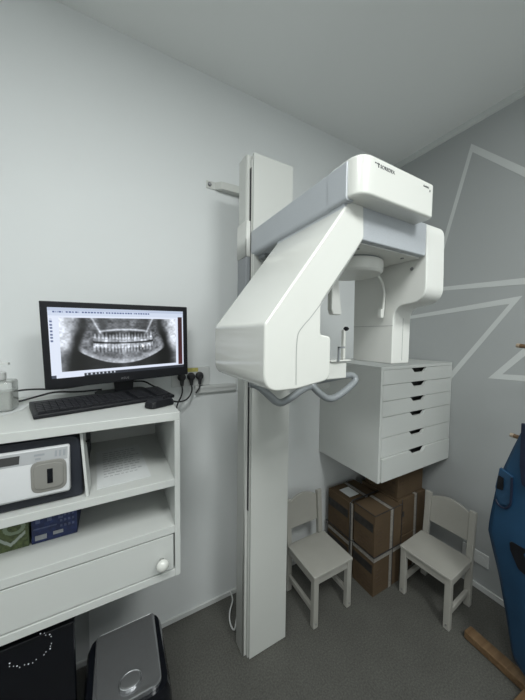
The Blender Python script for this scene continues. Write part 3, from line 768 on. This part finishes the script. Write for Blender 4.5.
# ------------------------------------------------------------------ child chairs (front faces -y in local space)
def make_chair(label, loc, rz):
    t_ = thing('child_chair', label, 'chair', loc, rz, 'small white child chairs')
    W, Dp, zs_ = .285, .285, .287
    hw = W / 2
    bm = BM(); prism(bm, rpoly([(-hw - .003, -.005), (hw + .003, -.005), (hw + .003, Dp - .034), (-hw - .003, Dp - .034)], .008, 3), 'z', zs_, zs_ + .015); obj('seat', bm, M['chair'], t_, bevel=.003)
    for s in (-1, 1):
        bm = BM(); x0, x1 = sorted((s * hw, s * (hw - .034))); box(bm, x0, x1, 0, .030, 0, zs_); obj('leg', bm, M['chair'], t_, bevel=.004)
        bm = BM(); prism(bm, rpoly([(Dp - .032, 0), (Dp, 0), (Dp, zs_), (Dp + .022, .565), (Dp + .004, .575), (Dp - .006, .570), (Dp - .028, zs_)], [.004, .004, .02, .006, .008, .004, .02], 3), 'x', x0, x1)
        obj('leg', bm, M['chair'], t_, bevel=.003)
        bm = BM(); x0, x1 = sorted((s * (hw - .007), s * (hw - .026))); box(bm, x0, x1, .03, Dp - .03, .075, .105); obj('stretcher', bm, M['chair'], t_, bevel=.003)
        bm = BM(); box(bm, x0, x1, .03, Dp - .03, zs_ - .045, zs_ - .0005); obj('side_rail', bm, M['chair'], t_, bevel=.002)
    bm = BM(); box(bm, -hw + .034, hw - .034, .006, .024, zs_ - .045, zs_ - .0005); obj('front_rail', bm, M['chair'], t_, bevel=.002)
    bm = BM(); box(bm, -hw + .034, hw - .034, Dp - .026, Dp - .008, zs_ - .045, zs_ - .0005); obj('back_rail', bm, M['chair'], t_, bevel=.002)
    # arched back panel
    n = 14; a = hw - .034
    arc = [(a - 2 * a * k / n, .543 + .036 * math.sin(PI * k / n) ** .9) for k in range(n + 1)]
    bm = BM(); prism(bm, [(-a, .378), (a, .378)] + arc, 'y', 0, .014)
    for v in bm.verts: v.co.y += Dp - .012 + (v.co.z - zs_) * .075
    obj('backrest', bm, M['chair'], t_, bevel=.003)
    for s in (-1, 1):
        bm = BM(); lathe(bm, [(.005, 0), (.005, .0015)], 10, Matrix.Translation((s * (hw - .017), -.0005, .026)) @ Matrix.Rotation(PI / 2, 4, 'X')); obj('screw_cap', bm, M['steel'], t_)
    return t_
make_chair('small white child chair between the machine tower and the brown cartons', (-.955, -.408, 0), 0)
make_chair('small white child chair on the right, in front of the grey striped wall', (-.460, -.625, 0), math.radians(-86.5))

# right wall socket
rs = thing('wall_socket', 'white double wall socket low on the grey wall behind the right chair', 'socket', (0, -.690, .205))
b = BM(); box(b, -.010, -.0005, -.072, .072, -.040, .042); obj('plate', b, M['socket'], rs, bevel=.003)
for k in (-1, 1):
    b = BM(); lathe(b, [(.022, 0), (.022, .002), (.019, .002)], 20, Matrix.Translation((-.0098, k * .035, 0)) @ Matrix.Rotation(-PI / 2, 4, 'Y')); obj('outlet', b, M['socket'], rs)

# ------------------------------------------------------------------ coat stand and lead apron
PX, PY = -.40, -1.105
cs = thing('coat_stand', 'brown wooden coat stand with flat crossed feet at the right edge', 'coat stand', (PX, PY, 0), math.radians(-4))
for k in range(4):
    b = BM()
    pts = rpoly([(.02, -.031), (.285, -.031), (.285, .031), (.02, .031)], [.0, .008, .008, .0], 3)
    R_ = Matrix.Rotation(k * PI / 2, 4, 'Z')
    prism(b, pts, 'z', .004, .042, R_); obj('foot', b, M['wood'], cs, bevel=.004)
b = BM(); lathe(b, [(.022, .03), (.024, .05), (.020, .08), (.020, 1.70), (.026, 1.72), (.022, 1.76), (.008, 1.775)], 20); obj('pole', b, M['wood'], cs, smooth=True)
for (z, dirs) in ((1.555, (90, 210, 330)), (1.135, (94, 214, 334))):
    for a_ in dirs:
        d = Vector((math.cos(math.radians(a_)), math.sin(math.radians(a_)), .12))
        b = BM(); sweep(b, [Vector((0, 0, z)) + d * .015, Vector((0, 0, z)) + d * .135], .0095, 12); pg = obj('peg', b, M['wood'], cs)
        b = BM(); sweep(b, [Vector((0, 0, z)) + d * .135, Vector((0, 0, z)) + d * .148], [.0105, .009], 12); obj('peg_tip', b, M['wood_pale'], pg)

ap = thing('lead_apron', 'dark blue x-ray protective apron hanging from the coat stand at the right edge', 'apron', (-.47, -1.147, .09))
AY, AZ = -1.16, .09
left = [(-1.045, 1.245), (-1.000, 1.102), (-.970, .995), (-.948, .896), (-.931, .760), (-.924, .674), (-.945, .590), (-.975, .48), (-1.012, .30), (-1.040, .15), (-1.062, .105), (-1.09, .094)]
rightside = [(-1.30, .094), (-1.36, .30), (-1.39, .674), (-1.37, .896), (-1.34, 1.102), (-1.29, 1.25), (-1.24, 1.30), (-1.20, 1.22), (-1.12, 1.22), (-1.07, 1.30)]
out = left + rightside
b = BM()
fv = []; NZ = 34; NYs = 22
def edge_at(tbl, z):
    for i in range(len(tbl) - 1):
        z1_, z2_ = tbl[i][1], tbl[i + 1][1]
        if min(z1_, z2_) <= z <= max(z1_, z2_) and z1_ != z2_:
            t_ = (z - z1_) / (z2_ - z1_); return tbl[i][0] * (1 - t_) + tbl[i + 1][0] * t_
    return tbl[0][0] if abs(z - tbl[0][1]) < abs(z - tbl[-1][1]) else tbl[-1][0]
rt = rightside[:6]
for j in range(NZ + 1):
    z = .094 + (1.245 - .094) * j / NZ; row = []
    yl, yr = edge_at(left, z), edge_at(rt, z)
    for i in range(NYs + 1):
        s = i / NYs; y = yl + (yr - yl) * s
        fold = .006 * math.sin(9 * s + 1.5 * math.sin(z * 4)) * (1 - .4 * z)
        bow = .045 * (2 * s - 1) ** 2
        row.append(b.verts.new((bow + fold - .008, y - AY, z - AZ)))
    fv.append(row)
for j in range(NZ):
    for i in range(NYs): b.faces.new((fv[j][i], fv[j][i + 1], fv[j + 1][i + 1], fv[j + 1][i]))
ao = obj('apron_body', b, M['blue'], ap, smooth=True)
ao.modifiers.clear(); md = ao.modifiers.new('thick', 'SOLIDIFY'); md.thickness = .010; md.offset = 1
def apx(y):  # front surface of the apron near world y
    s = (y + .94) / (-1.375 + .94); return .045 * (2 * s - 1) ** 2 - .008
# tab with dark binding, dark buckle, strap and lower oval patch
def patch(name, pts, m, off, parent=ap, th=.004):
    bm = BM()
    A = [bm.verts.new((apx(p[0]) - off - th - .008, p[0] - AY, p[1] - AZ)) for p in pts]; B = [bm.verts.new((apx(p[0]) - off + .004, p[0] - AY, p[1] - AZ)) for p in pts]
    bm.faces.new(A); bm.faces.new(B[::-1])
    for i in range(len(pts)): bm.faces.new((A[i], B[i], B[(i + 1) % len(pts)], A[(i + 1) % len(pts)]))
    return obj(name, bm, m, parent, bevel=.0015)
tabp = rpoly([(-.957, 1.00), (-1.010, .985), (-1.012, .850), (-.955, .825), (-.943, .90)], [.005, .005, .03, .02, .02], 4)
tb = patch('shoulder_tab', tabp, M['blue_tab'], .004)
bm = BM(); sweep(bm, [(apx(p[0]) - .021, p[0] - AY, p[1] - AZ) for p in [(-1.010, .982), (-1.0125, .92), (-1.012, .865), (-1.003, .838), (-.985, .823), (-.962, .826), (-.949, .845)]], .0045, 8, smooth=2); obj('tab_binding', bm, M['navy_edge'], tb)
patch('buckle', rpoly([(-.955, .965), (-.978, .96), (-.978, .905), (-.950, .895)], .006, 3), M['black'], .010, tb)
patch('neck_strap', [(-1.030, 1.235), (-1.075, 1.235), (-1.075, .95), (-1.045, .97), (-1.034, 1.05)], M['navy_edge'], .004)
patch('belt_opening', rpoly([(-1.012, .690), (-1.15, .700), (-1.15, .560), (-1.050, .590), (-1.018, .650)], [.015, .02, .02, .02, .02], 4), M['black'], .004)
# hanger strap over the peg so the apron hangs from the pole
bm = BM(); sweep(bm, [(-.004, -1.115 - AY, 1.24 - AZ), (.02, -1.11 - AY, 1.29 - AZ), (.055, -1.106 - AY, 1.31 - AZ), (.069, -1.105 - AY, 1.27 - AZ)], .007, 8, smooth=2)
obj('hanging_loop', bm, M['navy_edge'], ap)

# ------------------------------------------------------------------ lights and camera
def area(name, loc, size, power, rot, col=(1, 1, 1), sy=None):
    l = bpy.data.lights.new(name, 'AREA'); l.energy = power; l.size = size; l.color = col
    if sy: l.shape = 'RECTANGLE'; l.size_y = sy
    o = bpy.data.objects.new(name, l); C.objects.link(o); o.location = loc; o.rotation_euler = rot
    return o
area('panel_lamp', (-1.25, -2.30, H - .03), .58, 32, (0, 0, 0), (.965, 1.0, .985))
area('panel_lamp', (-2.40, -1.80, H - .03), .58, 27, (0, 0, 0), (.965, 1.0, .985))

world = bpy.data.worlds.new('world'); SC.world = world; world.use_nodes = True
world.node_tree.nodes['Background'].inputs['Color'].default_value = (.6, .65, .7, 1)
world.node_tree.nodes['Background'].inputs['Strength'].default_value = .05

cam = bpy.data.cameras.new('camera'); co = bpy.data.objects.new('camera', cam); C.objects.link(co)
cam.sensor_fit = 'HORIZONTAL'; cam.sensor_width = 36; cam.lens = 270.80375 / 525 * 36; cam.clip_start = .02
fw = Vector((0.4823743445769729, 0.8744177801000487, -0.05204361189270539))
rt_ = Vector((0.875837062947896, -0.4824678994079956, 0.011582970587860161))
up_ = Vector((0.014981016679077712, 0.05116905203088068, 0.9985776370686066))
mw = Matrix.Identity(4)
for i in range(3): mw[i][0] = rt_[i]; mw[i][1] = up_[i]; mw[i][2] = -fw[i]
mw.translation = Vector((-2.031371353700642, -1.4891379636511985, 1.6030574738601449))
co.matrix_world = mw
SC.camera = co
SC.view_settings.view_transform = 'Standard'
SC.view_settings.look = 'None'
SC.view_settings.exposure = 0
